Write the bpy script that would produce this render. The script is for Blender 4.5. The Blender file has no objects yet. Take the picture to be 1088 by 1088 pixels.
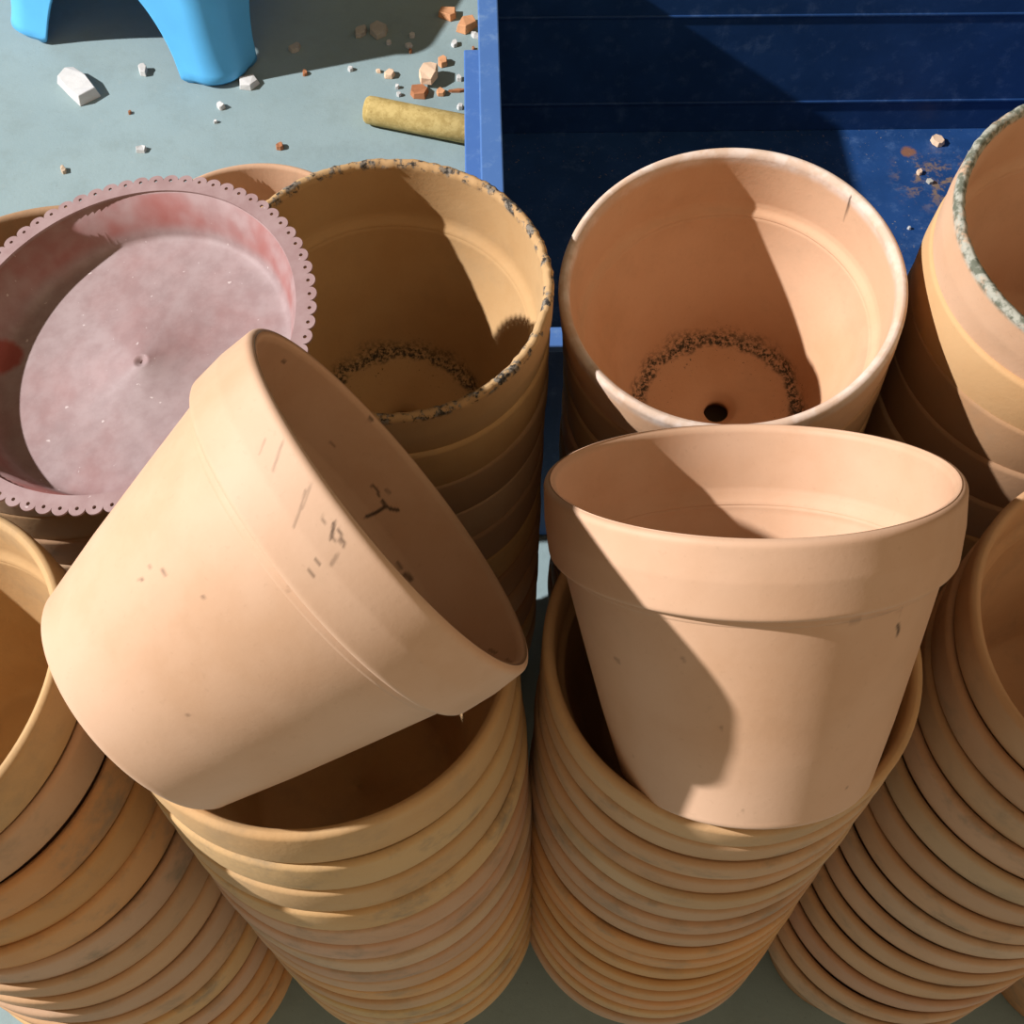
import bpy, bmesh, math, random
from mathutils import Vector, Matrix, noise
rnd = random.Random(7)
S = bpy.context.scene
COL = S.collection
PI = math.pi

# ------------------------------------------------------------------ helpers
def link(o, parent=None):
    COL.objects.link(o)
    if parent is not None:
        o.parent = parent
    return o

def mesh_from(name, bm, mat, smooth=True):
    bmesh.ops.recalc_face_normals(bm, faces=bm.faces)
    me = bpy.data.meshes.new(name)
    bm.to_mesh(me); bm.free()
    if smooth:
        me.polygons.foreach_set('use_smooth', [True] * len(me.polygons))
    if mat is not None:
        me.materials.append(mat)
    return me

def obj(name, me, parent=None):
    return link(bpy.data.objects.new(name, me), parent)

def tag(o, label, cat, group=None):
    o['label'] = label; o['category'] = cat
    if group: o['group'] = group
    return o

def empty(name, loc, rot=None):
    o = bpy.data.objects.new(name, None)
    o.empty_display_size = 0.03
    COL.objects.link(o)
    o.location = loc
    if rot is not None:
        o.rotation_mode = 'QUATERNION'; o.rotation_quaternion = rot
    return o

def lathe(profile, seg=96, warp=None):
    """revolve a closed (r, z) loop about z; warp(theta, r, z) may nudge every point"""
    bm = bmesh.new(); rings = []
    for i in range(seg):
        t = 2 * PI * i / seg; row = []
        for (r, z) in profile:
            if warp: r2, z2 = warp(t, r, z)
            else: r2, z2 = r, z
            row.append(bm.verts.new((r2 * math.cos(t), r2 * math.sin(t), z2)))
        rings.append(row)
    n = len(profile)
    for i in range(seg):
        a, b = rings[i], rings[(i + 1) % seg]
        for j in range(n):
            k = (j + 1) % n
            bm.faces.new((a[j], a[k], b[k], b[j]))
    return bm

def arc(cx, cz, r, a0, a1, n):
    return [(cx + r * math.cos(math.radians(a0 + (a1 - a0) * i / n)),
             cz + r * math.sin(math.radians(a0 + (a1 - a0) * i / n))) for i in range(n + 1)]

def dense(pts, step):
    out = []
    for i, p in enumerate(pts):
        q = pts[(i + 1) % len(pts)]
        d = math.hypot(q[0] - p[0], q[1] - p[1]); m = max(1, int(d / step))
        for k in range(m):
            out.append((p[0] + (q[0] - p[0]) * k / m, p[1] + (q[1] - p[1]) * k / m))
    return out

def box_bm(bm, lo, hi, bev=0.0):
    v = [bm.verts.new((x, y, z)) for z in (lo[2], hi[2]) for y in (lo[1], hi[1]) for x in (lo[0], hi[0])]
    f = [(0, 2, 3, 1), (4, 5, 7, 6), (0, 1, 5, 4), (2, 6, 7, 3), (0, 4, 6, 2), (1, 3, 7, 5)]
    fs = [bm.faces.new([v[i] for i in q]) for q in f]
    if bev:
        es = list({e for q in fs for e in q.edges})
        bmesh.ops.bevel(bm, geom=es, offset=bev, segments=2, affect='EDGES', profile=0.5)
    return bm

# ------------------------------------------------------------------ materials
class NT:
    def __init__(s, name):
        s.m = bpy.data.materials.new(name); s.m.use_nodes = True
        s.t = s.m.node_tree; s.n = s.t.nodes; s.b = s.n['Principled BSDF']
    def new(s, typ, **k):
        n = s.n.new(typ)
        for a, v in k.items(): setattr(n, a, v)
        return n
    def put(s, sock, v):
        if isinstance(v, bpy.types.NodeSocket): s.t.links.new(v, sock)
        elif isinstance(v, (tuple, list)) and len(v) == 3 and len(sock.default_value) == 4: sock.default_value = (*v, 1)
        else: sock.default_value = v
    def coord(s, kind='Object'):
        return s.new('ShaderNodeTexCoord').outputs[kind]
    def noise(s, scale, detail=3, rough=0.55, vec=None, w=None):
        n = s.new('ShaderNodeTexNoise', noise_dimensions='3D')
        s.put(n.inputs['Scale'], scale); s.put(n.inputs['Detail'], detail); s.put(n.inputs['Roughness'], rough)
        s.put(n.inputs['Vector'], vec if vec is not None else s.coord())
        return n.outputs['Fac']
    def ramp(s, fac, a, b, lo=0.0, hi=1.0):
        n = s.new('ShaderNodeMapRange', clamp=True, interpolation_type='SMOOTHSTEP')
        s.put(n.inputs['Value'], fac)
        n.inputs['From Min'].default_value = a; n.inputs['From Max'].default_value = b
        n.inputs['To Min'].default_value = lo; n.inputs['To Max'].default_value = hi
        return n.outputs['Result']
    def math(s, op, a, b=0.0, c=None):
        n = s.new('ShaderNodeMath', operation=op)
        s.put(n.inputs[0], a); s.put(n.inputs[1], b)
        if c is not None: s.put(n.inputs[2], c)
        return n.outputs[0]
    def mix(s, fac, a, b, mode='MIX'):
        n = s.new('ShaderNodeMix', data_type='RGBA', blend_type=mode)
        s.put(n.inputs[0], fac); s.put(n.inputs[6], a); s.put(n.inputs[7], b)
        return n.outputs[2]
    def sep(s, v):
        n = s.new('ShaderNodeSeparateXYZ'); s.put(n.inputs[0], v); return n.outputs
    def dist(s, v, p):
        n = s.new('ShaderNodeVectorMath', operation='DISTANCE'); s.put(n.inputs[0], v); n.inputs[1].default_value = p
        return n.outputs['Value']
    def bump(s, h, strength, dist=0.002):
        n = s.new('ShaderNodeBump'); s.put(n.inputs['Height'], h)
        n.inputs['Strength'].default_value = strength; n.inputs['Distance'].default_value = dist
        s.t.links.new(n.outputs[0], s.b.inputs['Normal'])
    def done(s, col, rough=0.8, spec=0.3):
        s.put(s.b.inputs['Base Color'], col); s.put(s.b.inputs['Roughness'], rough)
        s.put(s.b.inputs['Specular IOR Level'], spec)
        return s.m

def terracotta(name, rough=0.8, spec=0.25, extra=None, lip=None, H=0.16, marks=False, bmp=.22):
    """fired clay; its own tint and grime come from each pot's object colour"""
    t = NT(name)
    co = t.coord()
    info = t.new('ShaderNodeObjectInfo')
    # a different cut of the noise for every pot
    off = t.new('ShaderNodeVectorMath', operation='SCALE'); t.put(off.inputs[0], info.outputs['Location']); off.inputs['Scale'].default_value = 37.0
    add = t.new('ShaderNodeVectorMath', operation='ADD'); t.put(add.inputs[0], co); t.put(add.inputs[1], off.outputs[0])
    vec = add.outputs[0]
    base = info.outputs['Color']; grime = info.outputs['Alpha']
    n1 = t.noise(9, 3, .55, vec); n2 = t.noise(45, 4, .6, vec); n3 = t.noise(320, 2, .6, vec)
    c = t.mix(t.ramp(n1, .3, .7), t.mix(1.0, base, (.93, .86, .78), 'MULTIPLY'), t.mix(1.0, base, (1.05, 1.06, 1.08), 'MULTIPLY'))
    c = t.mix(t.ramp(n2, .35, .65, 0, .22), c, t.mix(1.0, base, (1.1, 1.12, 1.15), 'MULTIPLY'))
    c = t.mix(t.ramp(n3, .62, .75, 0, .10), c, (.28, .17, .10))
    g = t.math('MULTIPLY', t.ramp(t.noise(24, 5, .7, vec), .48, .72), grime)
    c = t.mix(g, c, (.22, .17, .11))
    if lip:  # dirt, moss or bloom gathered on the lip itself
        z = t.sep(co)['Z']
        m = t.ramp(z, H - lip['depth'], H - lip['depth'] * .35)
        m = t.math('MULTIPLY', m, t.ramp(t.noise(lip['scale'], 5, .65, vec), lip['a'], lip['b']))
        c = t.mix(m, c, t.mix(t.ramp(t.noise(lip['scale'] * 3, 3, .6, vec), .4, .6), lip['c0'], lip['c1']))
    if extra: c = extra(t, c, co, vec)
    if marks:
        at = t.new('ShaderNodeAttribute', attribute_name='mark')
        c = t.mix(at.outputs['Fac'], c, (.06, .035, .02))
    h = t.math('ADD', t.math('MULTIPLY', n3, .5), t.math('MULTIPLY', n2, .6))
    t.bump(h, bmp, .0012)
    return t.done(c, rough, spec)

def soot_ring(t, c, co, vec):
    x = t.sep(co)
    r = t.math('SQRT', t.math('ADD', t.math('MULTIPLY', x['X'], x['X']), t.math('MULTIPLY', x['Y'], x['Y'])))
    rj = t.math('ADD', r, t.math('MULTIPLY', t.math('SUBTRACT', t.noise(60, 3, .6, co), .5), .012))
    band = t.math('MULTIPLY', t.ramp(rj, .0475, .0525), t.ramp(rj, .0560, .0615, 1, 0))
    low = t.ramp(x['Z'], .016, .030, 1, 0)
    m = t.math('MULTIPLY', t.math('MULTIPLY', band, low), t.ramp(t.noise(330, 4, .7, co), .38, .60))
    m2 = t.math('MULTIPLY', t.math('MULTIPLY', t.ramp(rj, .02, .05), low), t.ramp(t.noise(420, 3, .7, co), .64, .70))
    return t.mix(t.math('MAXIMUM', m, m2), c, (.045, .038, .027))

CLAY = terracotta('terracotta_clay')
CLAY_SMOOTH = terracotta('terracotta_smooth', rough=.62, spec=.3, marks=True, bmp=.09)
CLAY_SOOT = terracotta('terracotta_soot_ring', extra=soot_ring)
CLAY_SPECK = terracotta('terracotta_speckled_lip', lip=dict(depth=.006, scale=130, a=.49, b=.58, c0=(.035, .03, .025), c1=(.22, .19, .15)))
CLAY_MOSS = terracotta('terracotta_mossy_lip', lip=dict(depth=.0065, scale=60, a=.30, b=.46, c0=(.12, .13, .095), c1=(.36, .36, .30)))
CLAY_BLOOM = terracotta('terracotta_bloomed_lip', lip=dict(depth=.011, scale=22, a=.25, b=.6, c0=(.66, .55, .47), c1=(.56, .42, .32)), marks=True)

def plain(name, col, rough=.6, spec=.3, var=.12, scale=30, bump=0.0):
    t = NT(name)
    c = t.mix(t.ramp(t.noise(scale, 4, .6), .3, .7), tuple(x * (1 - var) for x in col), tuple(min(1, x * (1 + var)) for x in col))
    if bump: t.bump(t.noise(scale * 6, 3, .6), bump, .001)
    return t.done(c, rough, spec)

# ------------------------------------------------------------------ pot shapes
def pot_profiles(R, h, H, rbt, rb, chip=0.0):
    lip = R * .936
    s = (rbt - rb) / (H - h)
    ld = h + .0065                                    # depth of the inside ledge
    rin = rbt - .006
    e = .0032
    ztop = H
    # collar: lip, outer band, underside, hidden root inside the wall, inside ledge, inside face
    rim = ([(lip + .0012, ztop - .0008), (lip + .0032, ztop)] +
           arc(R - e, ztop - e, e, 90, 0, 5)[0:] +
           [(R + .0002, ztop - h * .5)] +
           arc(R - .0012 - .0026, ztop - h + .0026, .0026, 0, -90, 4) +
           [(rbt - .0004, ztop - h), (rbt - .0016, ztop - ld + .003), (rin + .0003, ztop - ld - .0016),
            (rin + .0003, ztop - ld), (rin + .0016, ztop - ld + .0016), (lip - .0034, ztop - ld + .004), (lip - .0022, ztop - ld + .008),
            (lip, ztop - .003)])
    fl = .011
    rfl = rb - .0065
    def rout(z): return rb + s * z
    body = ([(.0085, 0), (rb - .005, 0)] + arc(rb - .0045, .0045, .0045, -90, 0, 4)[1:] +
            [(rout(H * .25), H * .25), (rout(H * .5), H * .5), (rbt - .0012, H - h - .004), (rbt, H - h + .001), (rbt - .0006, H - h + .001),
             (rbt - .0012, H - ld + .002), (rin, H - ld - .001), (rin - .0002, H - ld - .004)] +
            [(rfl + (rin - rfl) * k, fl + .006 + (H - ld - .01 - fl) * k) for k in (.66, .33, .1)] +
            [(rfl, fl + .006), (rfl - .002, fl + .002), (rfl - .006, fl), (.0145, fl), (.0125, fl - .003), (.0085, fl - .005)])
    return rim, body

def wob(seed, amp, zamp=0.0, zlo=1e9):
    off = Vector((seed * 3.7, seed * 1.9, 0))
    def f(t, r, z):
        p = Vector((math.cos(t) * 1.3, math.sin(t) * 1.3, z * 6)) + off
        d = noise.noise(p) * amp
        dz = 0
        if zamp and z > zlo:
            q = Vector((math.cos(t) * 9, math.sin(t) * 9, 0)) + off
            dz = (noise.noise(q) * .6 + max(0, noise.noise(q * 3.1) - .15) * 1.2) * zamp
            d += noise.noise(q * 2.3) * zamp
        return r + d, z + dz
    return f

def set_marks(me, lines, soft=.45):
    """dark cracks and scratches: per-vertex mask from distance to little polylines given in the pot's own space"""
    at = me.attributes.new('mark', 'FLOAT', 'POINT')
    segs = []
    for w, k, pts in lines:
        for a, b in zip(pts, pts[1:]):
            a, b = Vector(a), Vector(b); segs.append((a, b - a, max((b - a).length_squared, 1e-12), w, k))
    vals = [0.0] * len(me.vertices)
    for v in me.vertices:
        p = v.co; best = 0
        for a, d, l2, w, k in segs:
            q = p - a
            if abs(q.x) > .03 or abs(q.y) > .03 or abs(q.z) > .03: continue
            t = min(1, max(0, q.dot(d) / l2)); e = (q - d * t).length
            if e < w * 1.6:
                best = max(best, k * min(1, max(0, (w * 1.6 - e) / (w * .9))))
        vals[v.index] = best
    at.data.foreach_set('value', vals)

FAM = {}
def family(key, h):
    d = dict(R=.1, h=h, H=.16, rbt=.0925, rb=.065)
    pr, pb = pot_profiles(**d)
    FAM[key] = dict(h=h, pitch=h * .975, pr=pr, pb=pb, body=mesh_from('pot_body', lathe(pb, 96), CLAY),
                    rims=[mesh_from('pot_rim', lathe(pr, 128, wob(k + h * 900, .0008)), CLAY) for k in range(5)])
family('narrow', .0277); family('middle', .0312); family('broad', .0430)
H0 = .16
pbm, pbb = FAM['middle']['pb'], FAM['broad']['pb']
BODY_PLUG = mesh_from('pot_body_plain', lathe([(max(.0002, r) if r > .0095 or z > .02 else .0002, z) if r > .0095 else (.0002, z if z < .001 else .011) for r, z in pbm if not (.012 < r < .015)], 96), CLAY)
BODY_SOOT = mesh_from('pot_body_soot', lathe(pbb, 96), CLAY_SOOT)
prof_rim = FAM['broad']['pr']
dr = dense(prof_rim, .0016)
RIM_SPECK = mesh_from('pot_rim_speckled', lathe(dr, 260, wob(11, .0009, .0011, .1565)), CLAY_SPECK)
RIM_MOSS = mesh_from('pot_rim_mossy', lathe(dr, 220, wob(12, .0009, .0008, .1565)), CLAY_MOSS)
RIM_BLOOM = mesh_from('pot_rim_bloom', lathe(dense(prof_rim, .0012), 600, wob(13, .0006)), CLAY_BLOOM)

set_marks(RIM_BLOOM, [(0.0006,0.9,[(0.0747,0.0567,0.1577),(0.0741,0.0557,0.1502),(0.0735,0.0554,0.1434),(0.0728,0.0552,0.1364)])])

TINTS = {'clay': (.46, .285, .165), 'peach': (.56, .36, .235), 'orange': (.50, .275, .12), 'tan': (.45, .295, .175), 'brown': (.36, .22, .12),
         'pink': (.56, .355, .225), 'ochre': (.50, .32, .15), 'pale': (.565, .375, .25)}

def quat(n):
    n = Vector(n).normalized()
    return Vector((0, 0, 1)).rotation_difference(n)

def make_pot(name, base, q, rim_me, body_me, col, grime, label, group=None, spin=0.0):
    t = empty(name, base, q)
    b = obj('body', body_me, t); r = obj('rim', rim_me, t)
    for o in (b, r):
        o.color = (*col, grime); o.rotation_euler.z = spin
    tag(t, label, 'flowerpot', group)
    return t

ORD = ['topmost', 'second', 'third', 'fourth', 'fifth', 'sixth', 'seventh', 'eighth', 'ninth', 'tenth', 'eleventh', 'twelfth',
       'thirteenth', 'fourteenth', 'fifteenth', 'sixteenth', 'seventeenth', 'eighteenth', 'nineteenth', 'twentieth']

def stack(top, bot, tilt, where, group, tints, top_rim=None, top_body=None, top_tint=None, top_label=None, gaps=None, jit=.0007, grime=.6, k_=1.0, fam='middle', lean=5.0):
    """nested pots from the floor up; top = centre of the highest lip, bot = centre over the floor"""
    ztop = top[2]; F = FAM[fam]; PH = H0 * k_
    n = math.ceil((ztop - PH) / (F['pitch'] * k_)) + 1
    pz = (ztop - PH) / (n - 1)
    nvs = []
    for k in range(n):
        dec = math.exp(-k / lean) * (1 - k / (n - 1))
        nvs.append(Vector((tilt[0] * dec + (rnd.uniform(-.004, .004) if k else 0), tilt[1] * dec + (rnd.uniform(-.004, .004) if k else 0), 1)).normalized())
    nvs[-1] = Vector((0, 0, 1))
    # each lip sits on the leaning axis of the pot above; what is left over is shared out down the stack
    pts = [Vector(top)]
    for k in range(1, n):
        d = nvs[k - 1] * (pz / nvs[k - 1].z); pts.append(pts[-1] - d)
    res = Vector((bot[0], bot[1])) - pts[-1].to_2d()
    for k in range(n):
        u = k / (n - 1); lip = pts[k].copy(); lip.x += res.x * u; lip.y += res.y * u
        if 0 < k < n - 1:
            lip.x += rnd.uniform(-jit, jit); lip.y += rnd.uniform(-jit, jit); lip.z += rnd.uniform(-.0006, .0006)
        nv = nvs[k]
        base = lip - nv * PH
        c = TINTS[tints[k % len(tints)]]
        if k == 0 and top_tint: c = TINTS[top_tint]
        j = rnd.uniform(.93, 1.05)
        c = (c[0] * j, c[1] * j * rnd.uniform(.97, 1.03), c[2] * j * rnd.uniform(.92, 1.06))
        if k == 0: lab = top_label or 'open clay flowerpot topping the ' + where
        elif k == n - 1: lab = 'lowest clay flowerpot at the floor in the ' + where
        else: lab = '%s clay flowerpot down in the %s' % (ORD[k], where)
        pt = make_pot('flowerpot', base, quat(nv), (top_rim if k == 0 and top_rim else F['rims'][rnd.randrange(5)]),
                 (top_body if k == 0 and top_body else F['body']), c, grime * rnd.uniform(.4, 1.4) if k else grime * .5, lab, group, rnd.uniform(0, 2 * PI) if k else 0)
        pt.scale = (k_, k_, k_)
    return n

# front row, left to right
stack((-.310, .233, .565), (-.258, .205, 0), (-.21, -.02), 'front stack at the left edge', 'nested pots, front stack at the left edge',
      ['ochre', 'clay', 'orange', 'orange', 'orange', 'tan', 'clay', 'clay', 'tan', 'clay'], top_tint='ochre',
      top_label='open clay flowerpot topping the front stack cut by the left edge', lean=14)
stack((-.0965, .255, .560), (-.076, .237, 0), (-.05, .13), 'stack under the pot lying tilted', 'nested pots, stack under the tilted pot',
      ['ochre', 'ochre', 'ochre', 'ochre', 'clay', 'clay', 'tan', 'clay', 'clay', 'orange', 'clay'],
      top_body=BODY_PLUG,
      top_label='dark open clay flowerpot directly under the pot lying tilted')
stack((.1147, .2695, .5443), (.110, .246, 0), (0, -.03), 'stack under the pot tipped back', 'nested pots, stack under the tipped-back pot',
      ['ochre', 'clay', 'clay', 'clay', 'tan', 'tan', 'clay', 'clay', 'orange', 'orange', 'orange', 'orange', 'orange', 'orange'],
      top_label='clay flowerpot holding the base of the pot tipped back', k_=.98, fam='narrow')
stack((.337, .277, .555), (.297, .246, 0), (-.01, -.06), 'front stack cut by the right edge', 'nested pots, front stack at the right edge',
      ['clay', 'clay', 'clay', 'clay', 'tan', 'clay', 'clay', 'tan', 'clay'], top_tint='clay',
      top_label='open clay flowerpot topping the front stack cut by the right edge')
stack((.500, .232, .45), (.488, .230, 0), (0, 0), 'orange stack in the bottom right corner', 'nested pots, bottom right corner stack',
      ['orange'], k_=.95)
# back row
stack((-.280, .464, .560), (-.280, .464, 0), (0, 0), 'stack beneath the pink saucer', 'nested pots, stack beneath the saucer',
      ['brown', 'tan', 'brown'], top_label='clay flowerpot whose mouth is covered by the pink saucer')
stack((-.077, .494, .570), (-.077, .494, 0), (.019, -.063), 'back stack right of the pink saucer', 'nested pots, back stack beside the saucer',
      ['brown', 'ochre', 'brown', 'tan'], top_rim=RIM_SPECK, top_body=BODY_SOOT, top_tint='ochre',
      top_label='ochre clay flowerpot with black-speckled lip right of the pink saucer', fam='broad', grime=.25)
stack((.1315, .5105, .557), (.140, .520, 0), (-.11, -.13), 'back stack behind the pot tipped back', 'nested pots, back stack behind the tipped-back pot',
      ['peach', 'brown', 'tan'], top_rim=RIM_BLOOM, top_body=BODY_SOOT, top_tint='pink',
      top_label='pale clay flowerpot with dark ring around its drain hole', k_=1.06, fam='broad', grime=.25)
stack((.356, .5075, .611), (.356, .5075, 0), (.017, -.131), 'back stack at the right edge', 'nested pots, back stack at the right edge',
      ['ochre', 'ochre', 'brown', 'brown', 'tan'], top_rim=RIM_MOSS, top_tint='pale',
      top_label='clay flowerpot with mossy green lip at the right edge', k_=1.04, fam='broad', grime=.25)
stack((-.23, .74, .350), (-.23, .74, 0), (0, 0), 'low stack behind the pink saucer', 'nested pots, low stack behind the saucer',
      ['peach', 'tan', 'orange'])

# the two loose pots resting on the front stacks
LOOSE = dict(R=.1, h=.0374, H=.1594, rbt=.0935, rb=.066)
lr, lb = pot_profiles(**LOOSE)
MARKS_TILTED = [(0.0006,0.8,[(-0.0505,-0.0803,0.1454),(-0.0488,-0.0813,0.1432),(-0.0471,-0.0823,0.1409)]),
    (0.0005,0.7,[(-0.048,-0.0818,0.1453),(-0.0462,-0.0828,0.1445),(-0.0444,-0.0838,0.1438),(-0.0426,-0.0847,0.143)]),
    (0.0005,0.5,[(-0.0471,-0.0823,0.1409),(-0.0443,-0.0838,0.1428)]),
    (0.0005,0.6,[(-0.045,-0.0833,0.1313),(-0.0428,-0.0844,0.1311)]),
    (0.0004,0.5,[(-0.0544,-0.0777,0.1433),(-0.0521,-0.0793,0.1424)]),
    (0.0004,0.4,[(-0.0634,-0.0707,0.1443),(-0.0624,-0.0716,0.1425),(-0.0614,-0.0725,0.1407),(-0.0603,-0.0734,0.1389),(-0.0593,-0.0742,0.1371),(-0.0582,-0.0751,0.1347),(-0.057,-0.0758,0.1323)]),
    (0.0004,0.3,[(-0.0636,-0.0705,0.1468),(-0.0626,-0.0714,0.1449),(-0.0616,-0.0722,0.143),(-0.0607,-0.0731,0.1412),(-0.0597,-0.0739,0.1393)]),
    (0.0005,0.6,[(-0.0433,-0.0837,0.1266),(-0.0406,-0.085,0.1264)]),
    (0.0007,0.4,[(-0.0417,-0.0852,0.1386),(-0.0405,-0.0858,0.1347)]),
    (0.0014,0.75,[(0.0668,0.0533,0.1132),(0.0689,0.051,0.1141)]),
    (0.0008,0.6,[(0.0615,0.0593,0.1131),(0.0639,0.0566,0.113)]),
    (0.0006,0.6,[(-0.0639,-0.0471,0.0739),(-0.062,-0.0494,0.0736)]),
    (0.0005,0.6,[(-0.0646,-0.0415,0.0626),(-0.064,-0.0431,0.064)]),
    (0.0005,0.4,[(-0.0666,-0.0411,0.069),(-0.0657,-0.043,0.0702)]),
    (0.0006,0.5,[(-0.0517,-0.0628,0.083),(-0.0513,-0.0632,0.0831)]),
    (0.0006,0.7,[(-0.0403,-0.0785,0.1145),(-0.0392,-0.079,0.1143)]),
    (0.0006,0.6,[(-0.0189,-0.07,0.0434),(-0.0184,-0.0701,0.0434)]),
    (0.0006,0.55,[(0.0523,0.0277,0.0195),(0.0529,0.0268,0.0201)]),
    (0.0005,0.35,[(-0.0772,-0.0556,0.1468),(-0.0764,-0.0568,0.145),(-0.0756,-0.0578,0.1433),(-0.0748,-0.0589,0.1415),(-0.0739,-0.0599,0.1398),(-0.0731,-0.061,0.138)]),
    (0.0004,0.3,[(-0.0806,-0.0508,0.1419),(-0.0796,-0.0523,0.1395),(-0.0786,-0.0538,0.1371)]),
    (0.0008,0.95,[(0.0385,0.0769,0.1143),(0.0403,0.0772,0.1192),(0.0407,0.0772,0.1224),(0.0411,0.0773,0.1256),(0.0437,0.0759,0.127),(0.0459,0.0748,0.1294)]),
    (0.0007,0.9,[(0.0411,0.0773,0.1256),(0.038,0.0789,0.1259)]),
    (0.0006,0.8,[(0.0293,0.0826,0.1268),(0.0318,0.0817,0.1277),(0.0354,0.0801,0.1263)]),
    (0.0009,0.8,[(0.002,0.0893,0.1493),(0.0035,0.0893,0.1493)]),
    (0.0006,0.7,[(-0.0585,0.0664,0.1423),(-0.0563,0.0683,0.1422)]),
    (0.0005,0.5,[(-0.0023,0.0873,0.1258),(0.0013,0.0874,0.1265)]),
    (0.0006,0.5,[(0.0351,0.0806,0.1311),(0.0376,0.0795,0.1314)]),
    (0.0007,0.5,[(0.0869,-0.0141,0.1341),(0.0856,-0.0212,0.137)]),
    (0.0006,0.5,[(0.0812,-0.0352,0.1422),(0.074,-0.0489,0.1461)])]
MARKS_TIPPED = [(0.0005,0.6,[(0.0534,-0.0725,0.1139),(0.0528,-0.0716,0.1087)]),
    (0.001,0.95,[(0.0528,-0.0706,0.1051),(0.0538,-0.0692,0.1027),(0.0537,-0.0686,0.1002)]),
    (0.0013,0.35,[(0.0292,-0.0852,0.114),(0.0326,-0.084,0.1142)]),
    (0.0006,0.3,[(0.0191,-0.0882,0.1147),(0.0216,-0.0876,0.1146),(0.0241,-0.0869,0.1144),(0.0266,-0.0861,0.1142),(0.0292,-0.0852,0.114),(0.032,-0.0843,0.1141),(0.0348,-0.0832,0.1142),(0.0376,-0.0819,0.1142),(0.0405,-0.0805,0.1142),(0.0436,-0.0788,0.114),(0.0468,-0.0769,0.1137),(0.0501,-0.0747,0.1133),(0.0536,-0.0721,0.1128)]),
    (0.0007,0.7,[(0.0384,-0.0563,0.0183),(0.0391,-0.0556,0.0173)]),
    (0.0008,0.45,[(-0.0227,-0.0751,0.061),(-0.0223,-0.075,0.06)]),
    (0.0007,0.5,[(-0.0109,-0.066,0.013),(-0.0104,-0.0659,0.0125)]),
    (0.001,0.45,[(-0.0674,-0.0489,0.0828),(-0.0658,-0.0509,0.0823)]),
    (0.0009,0.4,[(-0.0399,-0.0761,0.0948),(-0.0391,-0.0763,0.094)]),
    (0.0006,0.4,[(-0.0594,-0.0378,0.0271),(-0.059,-0.0383,0.0269)])]
def loose(name, k, centre, n, marks, label, tint, grime, seed, spin=0.0):
    p = {a: v * k for a, v in LOOSE.items()}
    r, b = pot_profiles(**p)
    rm = mesh_from('loose_rim', lathe(dense(r, .0011), 860, wob(seed, .0006)), CLAY_SMOOTH)
    bm_ = mesh_from('loose_body', lathe(dense(b, .0015), 700), CLAY_SMOOTH)
    set_marks(rm, marks); set_marks(bm_, marks)
    q = quat(n); base = Vector(centre) - Vector(n).normalized() * p['H']
    return make_pot(name, base, q, rm, bm_, TINTS[tint], grime, label, None, spin)
TILTED = loose('flowerpot', .95, (-.0504, .285, .6563), (.773, .458, .438), MARKS_TILTED,
               'big pale clay flowerpot lying tilted on its side, mouth to the right', 'pale', .06, 21)
TIPPED = loose('flowerpot', .97, (.1116, .3153, .6354), (-.058, .64, .766), MARKS_TIPPED,
               'smooth clay flowerpot tipped back in the mouth of another pot', 'peach', .06, 22)

# ------------------------------------------------------------------ dusty saucer
def plastic_dusty():
    t = NT('dusty_red_plastic'); co = t.coord()
    red = (.27, .05, .035); dust = (.265, .19, .187)
    x = t.sep(co)
    wall = t.ramp(x['Z'], .004, .012)                       # dust lies thick on the flat, thin on the upright wall
    d = t.ramp(t.noise(16, 4, .6, co), .25, .62, .72, 1.0)
    dw = t.ramp(t.noise(22, 3, .55, co), .30, .62, .30, .80)
    rimz = t.ramp(x['Z'], .0255, .0275)
    m = t.mix(wall, (1, 1, 1), (0, 0, 0))
    f = t.math('ADD', t.math('MULTIPLY', d, t.math('SUBTRACT', 1.0, wall)), t.math('MULTIPLY', dw, wall))
    f = t.math('MAXIMUM', f, t.math('MULTIPLY', rimz, .85))
    spot = t.ramp(t.math('ADD', t.dist(co, SPOT), t.math('MULTIPLY', t.noise(60, 3, .6, co), .010)), .0135, .0185, .12, 1)
    f = t.math('MULTIPLY', f, spot)
    c = t.mix(f, red, t.mix(t.ramp(t.noise(90, 4, .6, co), .3, .7), dust, (.32, .245, .242)))
    c = t.mix(t.ramp(t.noise(220, 2, .5, co), .72, .77, 0, .5), c, (.7, .62, .6))
    t.bump(t.noise(150, 3, .6, co), .1, .0006)
    return t.done(c, .62, .3)
SPOT = (-.0835, .010, .003)
SAUCER_MAT = plastic_dusty()
sq = quat((-.173, -.09, 1))
sc = Vector((-.2135, .420, .6035))
SH = .028
saucer = empty('plant_saucer', sc - sq @ Vector((0, 0, SH)), sq)
saucer.scale = (1.0185,) * 3
tag(saucer, 'round dusty pink plastic saucer with scalloped edge resting across two pots', 'saucer')
dish_prof = ([(.0001, 0), (.030, 0), (.0835, 0)] + arc(.0835, .004, .004, -90, -10, 4)[1:] + [(.0985, .0268), (.0985, .0275), (.0972, .0275)] +
             [(.0862, .0048), (.0850, .0030), (.0825, .0022), (.0795, .0018), (.055, .0018), (.0050, .0018), (.0042, .0026), (.0034, .0018), (.0018, .0018), (.0012, .0005), (.0001, .0005)])
obj('dish', mesh_from('saucer_dish', lathe(dish_prof, 144), SAUCER_MAT), saucer)
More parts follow.
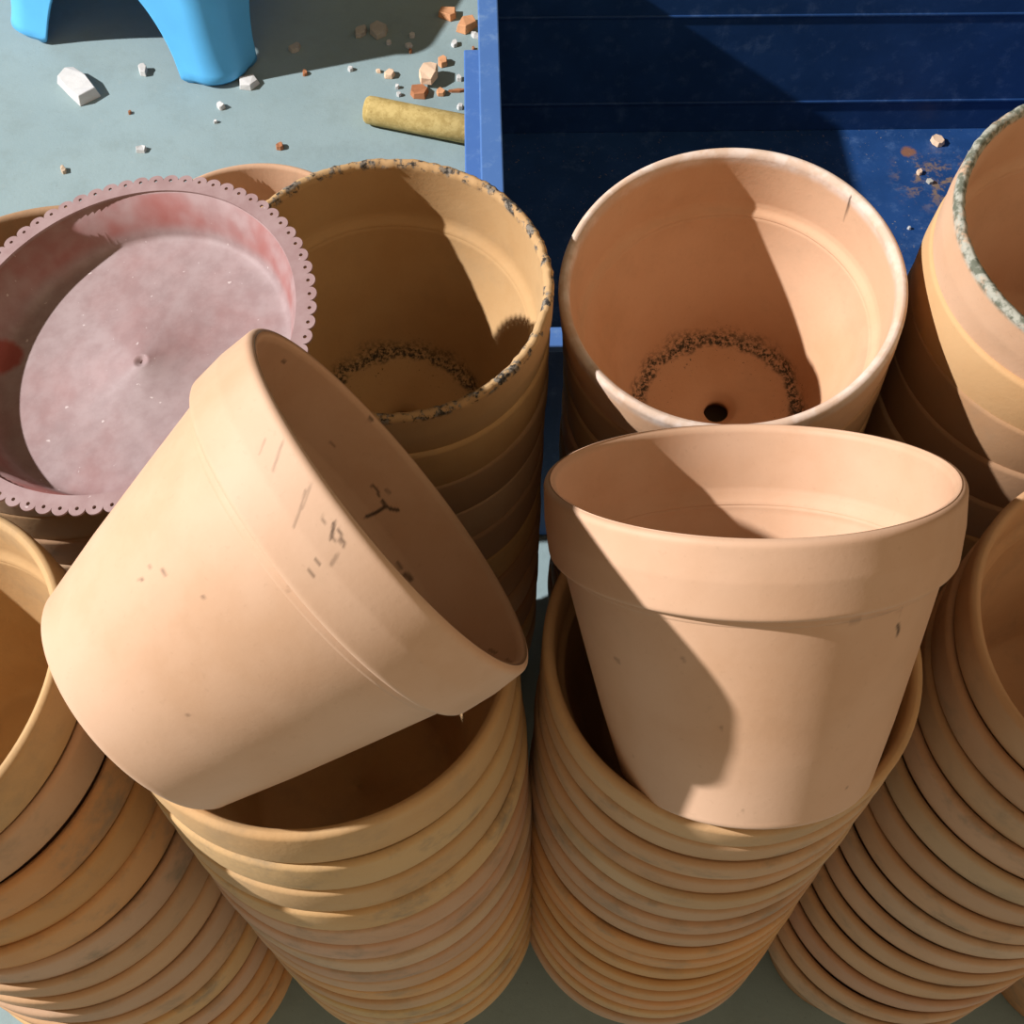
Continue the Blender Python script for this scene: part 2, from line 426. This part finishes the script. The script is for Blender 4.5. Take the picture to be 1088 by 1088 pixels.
# scalloped flange: 72 lobes, each with its own punched hole
bm = bmesh.new(); NL = 72
for k in range(NL):
    t0 = 2 * PI * (k + .5) / NL; hw = PI / NL
    outer = []
    rc, lobe = .1042, .00455
    inner = [(.0972, -hw), (.0972, 0), (.0972, hw)]
    pts = [(r * math.cos(a), r * math.sin(a)) for r, a in inner[::-1]]
    edge = .1045
    arcpts = []
    y0 = edge * math.sin(hw); x0 = edge * math.cos(hw)
    for i in range(13):
        a = -PI / 2 + PI * i / 12
        arcpts.append((x0 + lobe * .98 * math.cos(a) * .9, y0 * math.sin(a)))
    outer = [(pts[2][0], pts[2][1])] + arcpts + [(pts[0][0], pts[0][1]), (pts[1][0], pts[1][1])]
    hole = [(.1045 + .00105 * math.cos(2 * PI * i / 10), .00105 * math.sin(2 * PI * i / 10)) for i in range(10)]
    rot = Matrix.Rotation(t0, 3, 'Z')
    vo = [bm.verts.new(rot @ Vector((x, y, .0275))) for x, y in outer]
    vh = [bm.verts.new(rot @ Vector((x, y, .0275))) for x, y in hole]
    es = [bm.edges.new((vo[i], vo[(i + 1) % len(vo)])) for i in range(len(vo))] + [bm.edges.new((vh[i], vh[(i + 1) % 10])) for i in range(10)]
    bmesh.ops.triangle_fill(bm, use_beauty=True, use_dissolve=False, edges=es, normal=(0, 0, 1))
bmesh.ops.remove_doubles(bm, verts=bm.verts, dist=2e-5)
bmesh.ops.recalc_face_normals(bm, faces=bm.faces)
r = bmesh.ops.extrude_face_region(bm, geom=list(bm.faces))
bmesh.ops.translate(bm, verts=[v for v in r['geom'] if isinstance(v, bmesh.types.BMVert)], vec=(0, 0, .0012))
fl = obj('scalloped_rim', mesh_from('saucer_flange', bm, SAUCER_MAT, smooth=False), saucer)
fl['label'] = 'scalloped rim pierced with small round holes'

# ------------------------------------------------------------------ blue crate
def blue_plastic(name, stain=False, worn=False):
    t = NT(name); co = t.coord()
    c = t.mix(t.ramp(t.noise(14, 4, .6, co), .3, .7), (.009, .044, .15), (.014, .058, .19)) if not worn else t.mix(t.noise(20, 4, .6, co), (.03, .105, .34), (.05, .15, .42))
    sc_ = t.ramp(t.noise(40, 6, .75, co), .5, .75, 0 if not worn else .25, .25 if not worn else .8)
    c = t.mix(sc_, c, (.16, .27, .48))
    if stain:
        m = t.math('MULTIPLY', t.ramp(t.noise(55, 5, .7, co), .50, .62), t.ramp(t.dist(co, (.5786, .5275, .0)), .015, .075, 1, 0))
        c = t.mix(m, c, (.20, .14, .10))
        m = t.ramp(t.math('ADD', t.dist(co, (.5535, .5821, .006)), t.math('MULTIPLY', t.noise(120, 3, .6, co), .012)), .012, .018, .9, 0)
        c = t.mix(m, c, (.24, .11, .055))
        c = t.mix(t.ramp(t.noise(260, 2, .5, co), .70, .74, 0, .6), c, (.30, .24, .18))
    t.bump(t.noise(200, 2, .5, co), .12, .0006)
    return t.done(c, .5, .35)
BLUE = blue_plastic('blue_crate_plastic'); BLUE_F = blue_plastic('blue_crate_floor', True); BLUE_R = blue_plastic('blue_crate_rim', False, True)
CH = .335; CW = .80; CD = .628
crate = empty('storage_crate', (0, 0, 0))
crate.rotation_euler.z = math.radians(2.4)
crate.location = (-.0055, .662, 0)
tag(crate, 'dark blue open plastic storage crate standing behind the pots', 'crate')
def cbox(name, boxes, mat=BLUE, bev=.0015):
    bm = bmesh.new()
    for lo, hi in boxes: box_bm(bm, lo, hi, bev)
    return obj(name, mesh_from(name, bm, mat, smooth=False), crate)
T = .006
cbox('base_panel', [((0, 0, .0), (CW, CD, .006))], BLUE_F)
cbox('side_wall', [((-T, 0, .004), (0, CD, CH - .006))])
cbox('side_wall', [((CW, 0, .004), (CW + T, CD, CH - .006))])
cbox('end_wall', [((-T, CD, .004), (CW + T, CD + T, CH - .006)), ((.001, CD - .0016, .18), (CW - .001, CD + .001, .1845)), ((.001, CD - .002, .05), (CW - .001, CD + .001, .0545))])
cbox('end_wall', [((-T, -T, .004), (CW + T, 0, CH - .006))])
RW = .021
cbox('rim', [((-RW, -RW, CH - .009), (0, CD + RW, CH)), ((CW, -RW, CH - .009), (CW + RW, CD + RW, CH)),
             ((-.001, -RW, CH - .009), (CW + .001, 0, CH)), ((-.001, CD, CH - .009), (CW + .001, CD + RW, CH))], BLUE_R)
cbox('side_rib', [((-.038, .05, .19), (-T + .001, .545, .20)), ((-.034, .05, .12), (-T + .001, .50, .13))], BLUE_R)

# ------------------------------------------------------------------ sky-blue stool (only its lower legs are in view)
STOOL_M = plain('sky_blue_plastic', (.10, .44, .80), .42, .4, .05, 12, .04)
stool = empty('plastic_stool', (-.512, 1.604, 0))
stool.rotation_euler.z = math.radians(-20)
tag(stool, 'sky blue plastic stool standing on the floor at the top left', 'stool')
HALF = .185; SHT = .215
def sq_pt(u, half, rad):
    """perimeter of a rounded square, u in 0..1; returns (x, y, distance of this point from the nearest corner along the side)"""
    side = int(u * 4) % 4; f = u * 4 - int(u * 4)
    s = f * 2 - 1
    L = half
    x, y = s * L, -L
    # round the corner
    k = abs(s)
    lim = 1 - rad / L
    if k > lim:
        a = (k - lim) / (1 - lim) * PI / 4
        cx = L - rad; x = math.copysign(cx + rad * math.sin(a), s); y = -(cx + rad * math.cos(a))
    for _ in range(side): x, y = -y, x
    return x, y, (1 - k) * L
def legs_mesh(quarter):
    bm = bmesh.new(); NU, NVv = 72, 22; grid = []
    for i in range(NU + 1):
        # from the middle of one side to the middle of the next, round one corner
        u = (quarter + .5 + i / NU) / 4 % 1.0
        col = []
        _, _, dc = sq_pt(u, HALF, .045)
        w = .078
        if dc < w: zb = .006 * max(0, (dc - w * .72) / (w * .28)) ** 2
        else:
            e = min(1, (dc - w) / (HALF - w)); zb = .006 + .128 * (1 - (1 - e) ** 2.2) ** .62
        for j in range(NVv + 1):
            z = zb + (SHT - .012 - zb) * (j / NVv)
            half = HALF * (1 - .16 * z / SHT) + .007 * math.exp(-z / .018)
            if z < .012: half -= .010 * (1 - math.sqrt(max(0, 1 - (1 - z / .012) ** 2)))
            x, y, _ = sq_pt(u, half, .045)
            col.append(bm.verts.new((x, y, z)))
        grid.append(col)
    for i in range(NU):
        for j in range(NVv):
            bm.faces.new((grid[i][j], grid[i + 1][j], grid[i + 1][j + 1], grid[i][j + 1]))
    bmesh.ops.recalc_face_normals(bm, faces=bm.faces)
    bmesh.ops.solidify(bm, geom=list(bm.faces), thickness=.004)
    return mesh_from('stool_leg', bm, STOOL_M)
for qd in range(4): obj('leg', legs_mesh(qd), stool)
bm = bmesh.new()
ring = []
for z, hf in ((SHT - .014, HALF * .84 + .003), (SHT - .004, HALF * .84 + .004), (SHT, HALF * .84 - .003), (SHT - .001, HALF * .5), (SHT - .003, .012)):
    ring.append([bm.verts.new((*sq_pt(i / 96, hf, min(.045, hf * .9))[:2], z)) for i in range(96)])
for a, b in zip(ring, ring[1:]):
    for i in range(96): bm.faces.new((a[i], a[(i + 1) % 96], b[(i + 1) % 96], b[i]))
bm.faces.new(ring[-1]); bm.faces.new(ring[0][::-1])
obj('seat', mesh_from('stool_seat', bm, STOOL_M), stool)

# ------------------------------------------------------------------ tan tube
t = NT('tan_cardboard'); co = t.coord()
c = t.mix(t.ramp(t.noise(90, 5, .7, co), .35, .65), (.39, .28, .095), (.54, .41, .16))
c = t.mix(t.ramp(t.noise(260, 3, .6, co), .6, .72, 0, .6), c, (.24, .15, .04))
t.bump(t.noise(160, 4, .7, co), .5, .001)
TAN = t.done(c, .85, .2)
p0, p1 = Vector((-.208, 1.318, .019)), Vector((-.052, 1.276, .019))
ax = (p1 - p0); L = ax.length
bm = lathe([(.0001, 0), (.0120, 0), (.0165, .0012), (.0185, .004), (.0190, .012), (.0188, L * .5), (.0190, L - .004), (.017, L), (.0001, L)], 40, wob(5, .0009))
tb = obj('cardboard_tube', mesh_from('cardboard_tube', bm, TAN))
tb.location = p0; tb.rotation_mode = 'QUATERNION'; tb.rotation_quaternion = quat(ax)
tag(tb, 'short tan cardboard tube lying on the floor against the blue crate', 'tube')

# ------------------------------------------------------------------ shards and crumbs
SH_M = {'white': plain('white_chalk', (.56, .56, .545), .85, .2, .08, 40, .3), 'cream': plain('cream_clay', (.72, .52, .36), .85, .2, .1, 40, .3),
        'tan': plain('tan_clay', (.46, .36, .26), .85, .2, .1, 40, .3), 'orange': plain('orange_clay', (.60, .30, .15), .85, .2, .12, 40, .3),
        'rust': plain('rust_clay', (.38, .16, .075), .85, .2, .15, 40, .3), 'grey': plain('grey_clay', (.40, .38, .33), .85, .2, .1, 40, .3)}
def shard(x, y, L, Wd, Hh, rot, mat, label, z=0.0, pitch=0.0, outline=None, cat='shard', group=None, name='clay_shard'):
    rs = random.Random(int(x * 9999) * 7 + int(y * 9999))
    bm = bmesh.new()
    if outline is None:
        m = rs.choice((5, 6, 7)); ph = rs.uniform(0, 6)
        outline = [(math.cos(ph + 2 * PI * i / m + rs.uniform(-.25, .25)) * .5 * rs.uniform(.78, 1.05),
                    math.sin(ph + 2 * PI * i / m + rs.uniform(-.25, .25)) * .5 * rs.uniform(.78, 1.05)) for i in range(m)]
    lo = [bm.verts.new((a * L, b * Wd, 0)) for a, b in outline]
    hi = [bm.verts.new((a * L * rs.uniform(.80, .95), b * Wd * rs.uniform(.80, .95), Hh * rs.uniform(.75, 1.1))) for a, b in outline]
    bm.faces.new(lo[::-1]); bm.faces.new(hi); n = len(lo)
    for i in range(n): bm.faces.new((lo[i], lo[(i + 1) % n], hi[(i + 1) % n], hi[i]))
    bmesh.ops.triangulate(bm, faces=[f for f in bm.faces if len(f.verts) > 4])
    bmesh.ops.bevel(bm, geom=list(bm.edges), offset=min(L, Wd, Hh) * .05, segments=1, affect='EDGES')
    o = obj(name, mesh_from(name, bm, SH_M[mat], smooth=False))
    o.location = (x, y, z); o.rotation_euler = (pitch, 0, math.radians(rot))
    return tag(o, label, cat, group)
G = 'broken bits scattered on the concrete floor'
BITS = [
    (-0.6167, 1.3709, 0.0758, 0.0466, 0.016, -38, 'white', 'long white chalky shard alone below the gap between the stool legs', dict(outline=[(-.5,.25),(-.38,.5),(.05,.42),(.5,.25),(.42,-.45),(.05,-.35),(-.42,-.2)])),
    (-0.5302, 1.4093, 0.0146, 0.0236, 0.01, 20, 'white', 'small white pebble left of the stool leg nearest the pots', dict()),
    (-0.3791, 1.3877, 0.0342, 0.0307, 0.009, 15, 'white', 'flat white shard touching the right side of the stool foot', dict()),
    (-0.4117, 1.3387, 0.0117, 0.0160, 0.007, 40, 'white', 'small white pebble on the floor just below the stool foot', dict()),
    (-0.5047, 1.2499, 0.0189, 0.0155, 0.006, -5, 'white', 'white chip on the bare floor above the pink saucer', dict()),
    (-0.3206, 1.2596, 0.0114, 0.0139, 0.007, 10, 'rust', 'brownish pebble on the floor above the low back pot', dict()),
    (-0.6001, 1.2076, 0.0087, 0.0153, 0.006, 30, 'tan', 'pale tan pebble above the left part of the saucer', dict()),
    (-0.3235, 1.4667, 0.0216, 0.0222, 0.007, 10, 'grey', 'lone grayish chip in the stool shadow nearest the leg', dict()),
    (-0.232, 1.5041, 0.0191, 0.0262, 0.009, -30, 'grey', 'smaller of two chips side by side in the stool shadow', dict()),
    (-0.2077, 1.5084, 0.0342, 0.0375, 0.01, -15, 'grey', 'larger of two chips side by side in the stool shadow', dict()),
    (-0.303, 1.4126, 0.0080, 0.0146, 0.005, 5, 'rust', 'tiny brown crumb on the floor below the stool shadow', dict()),
    (-0.2401, 1.4225, 0.0093, 0.0110, 0.005, 0, 'white', 'tiny white crumb midway between stool and crate', dict()),
    (-0.1897, 1.4823, 0.0095, 0.0093, 0.005, 30, 'white', 'tiny white crumb on the edge of the stool shadow', dict()),
    (-0.1568, 1.4997, 0.0109, 0.0112, 0.006, 10, 'white', 'white crumb just outside the curved end of the stool shadow', dict()),
    (-0.1609, 1.4767, 0.0135, 0.0111, 0.005, -10, 'white', 'flat white crumb below the curved end of the shadow', dict()),
    (-0.1834, 1.4125, 0.0186, 0.0182, 0.007, -15, 'cream', 'pale pink crumb above the tan tube', dict()),
    (-0.2, 1.4201, 0.0093, 0.0091, 0.004, 0, 'cream', 'smallest pale pink crumb above the tan tube', dict()),
    (-0.107, 1.5484, 0.0332, 0.0303, 0.01, -25, 'orange', 'orange pot shard at the frame top beside the crate', dict()),
    (-0.0784, 1.5237, 0.0316, 0.0414, 0.012, -35, 'orange', 'squarish terracotta shard touching the crate rim side', dict()),
    (-0.0947, 1.4821, 0.0109, 0.0149, 0.006, -30, 'white', 'white chip below the two orange shards by the crate', dict()),
    (-0.1103, 1.4399, 0.0161, 0.0202, 0.009, -10, 'orange', 'small orange nugget above the stacked shards near the crate', dict()),
    (-0.1402, 1.3762, 0.0315, 0.0360, 0.009, -15, 'rust', 'rusty dark shard lying under a cream shard', dict()),
    (-0.1272, 1.4053, 0.0318, 0.0435, 0.011, -10, 'cream', 'cream shard lying on top of a rusty shard', dict(z=0.009, pitch=0.12)),
    (-0.11, 1.3749, 0.0171, 0.0162, 0.006, 10, 'orange', 'orange sliver right of the stacked cream and rusty shards', dict()),
    (-0.0866, 1.3808, 0.0289, 0.0072, 0.004, 3, 'rust', 'thin reddish splinter pointing at the crate', dict()),
    (-0.0849, 1.4057, 0.0093, 0.0127, 0.006, 30, 'white', 'white crumb above the thin reddish splinter', dict()),
    (-0.0813, 1.3461, 0.0091, 0.0125, 0.006, -20, 'white', 'white crumb between the tan tube and the crate', dict()),
    (-0.1711, 1.3859, 0.0079, 0.0090, 0.005, 0, 'white', 'tiny white crumb just above the left half of the tube', dict()),
    (-0.1674, 1.37, 0.0079, 0.0090, 0.005, 40, 'white', 'tiny white crumb almost touching the tan tube', dict()),
    (-0.1575, 1.4648, 0.0054, 0.0093, 0.004, 0, 'rust', 'tiny dark crumb below the flat white crumb', dict()),
    (-0.5337, 1.3238, 0.0052, 0.0088, 0.004, 0, 'rust', 'tiny brown speck of clay on the open floor left', dict()),
    (-0.4139, 1.3077, 0.0064, 0.0070, 0.004, 0, 'white', 'tiny pale fleck on the floor under the white pebble', dict()),
    (-0.0673, 1.4736, 0.0054, 0.0074, 0.004, 0, 'rust', 'tiny dark crumb against the crate below the orange shards', dict()),
    (-0.0654, 1.5022, 0.0109, 0.0187, 0.006, 60, 'white', 'white chip wedged between orange shard and crate', dict()),
    (.5657, 1.285, .020, .022, .008, 20, 'cream', 'beige chip on the crate floor near its back wall', dict(z=.0062)),
    (.5314, 1.2254, .009, .010, .005, 20, 'cream', 'upper beige crumb of the loose dirt on the crate floor', dict(z=.0062)),
    (.5421, 1.2079, .012, .008, .005, -30, 'grey', 'lower grayish crumb of the loose dirt on the crate floor', dict(z=.0062)),
    (.501, 1.1227, .006, .006, .004, 0, 'white', 'single white crumb alone on the blue crate floor', dict(z=.0062)),
]
for b in BITS:
    shard(*b[:8], group='broken bits inside the blue crate' if 'crate floor' in b[7] else G, **b[8])

# ------------------------------------------------------------------ floor
t = NT('painted_concrete'); co = t.coord()
c = t.mix(t.ramp(t.noise(3.0, 5, .6, co), .3, .7), (.225, .31, .325), (.262, .35, .36))
c = t.mix(t.ramp(t.noise(18, 6, .7, co), .45, .7, 0, .4), c, (.20, .26, .255))
c = t.mix(t.ramp(t.noise(60, 5, .7, co), .58, .72, 0, .35), c, (.30, .36, .35))
c = t.mix(t.ramp(t.noise(420, 2, .6, co), .66, .74, 0, .5), c, (.12, .12, .10))
t.bump(t.noise(130, 5, .7, co), .25, .0015)
FLOOR = t.done(c, .7, .3)
bm = bmesh.new(); box_bm(bm, (-5, -4, -.05), (5, 6, 0))
f = obj('floor', mesh_from('floor', bm, FLOOR, smooth=False)); f['kind'] = 'structure'

# ------------------------------------------------------------------ light
ld = bpy.data.lights.new('lamp', 'POINT'); ld.energy = 5300; ld.shadow_soft_size = .08; ld.color = (1.0, .97, .97)
lamp = bpy.data.objects.new('ceiling_lamp_light', ld); COL.objects.link(lamp); lamp.location = (-6.61, .38, 4.92)
w = bpy.data.worlds.new('world'); S.world = w; w.use_nodes = True
wt = w.node_tree; bg = wt.nodes['Background']
# dim warm room light: strongest from the open room behind and to the right of the camera, dark overhead and at the back
tc = wt.nodes.new('ShaderNodeTexCoord'); dt = wt.nodes.new('ShaderNodeVectorMath'); dt.operation = 'DOT_PRODUCT'
wt.links.new(tc.outputs['Generated'], dt.inputs[0]); dt.inputs[1].default_value = Vector((.55, -.80, .18)).normalized()
mr = wt.nodes.new('ShaderNodeMapRange'); mr.interpolation_type = 'SMOOTHSTEP'
mr.inputs['From Min'].default_value = -.35; mr.inputs['From Max'].default_value = 1.0
mr.inputs['To Min'].default_value = .045; mr.inputs['To Max'].default_value = .64
wt.links.new(dt.outputs['Value'], mr.inputs['Value']); wt.links.new(mr.outputs[0], bg.inputs[1])
bg.inputs[0].default_value = (1.0, .75, .49, 1)

# ------------------------------------------------------------------ camera
th, ro = math.radians(57.95), math.radians(1.01)
fw = Vector((0, math.cos(th), -math.sin(th))); u0 = Vector((0, math.sin(th), math.cos(th))); r0 = Vector((1, 0, 0))
rr = math.cos(ro) * r0 + math.sin(ro) * u0; uu = -math.sin(ro) * r0 + math.cos(ro) * u0
cam = bpy.data.cameras.new('camera'); cam.sensor_fit = 'HORIZONTAL'; cam.sensor_width = 36; cam.lens = 36 * 1265 / 1088
cam.clip_start = .02
co_ = bpy.data.objects.new('camera', cam); COL.objects.link(co_)
M = Matrix((rr, uu, -fw)).transposed().to_4x4(); M.translation = (0, 0, 1.10)
co_.matrix_world = M
S.camera = co_
S.view_settings.view_transform = 'Standard'; S.view_settings.look = 'None'
S.view_settings.exposure = 0.0; S.view_settings.gamma = 1.0; S.view_settings.use_curve_mapping = False
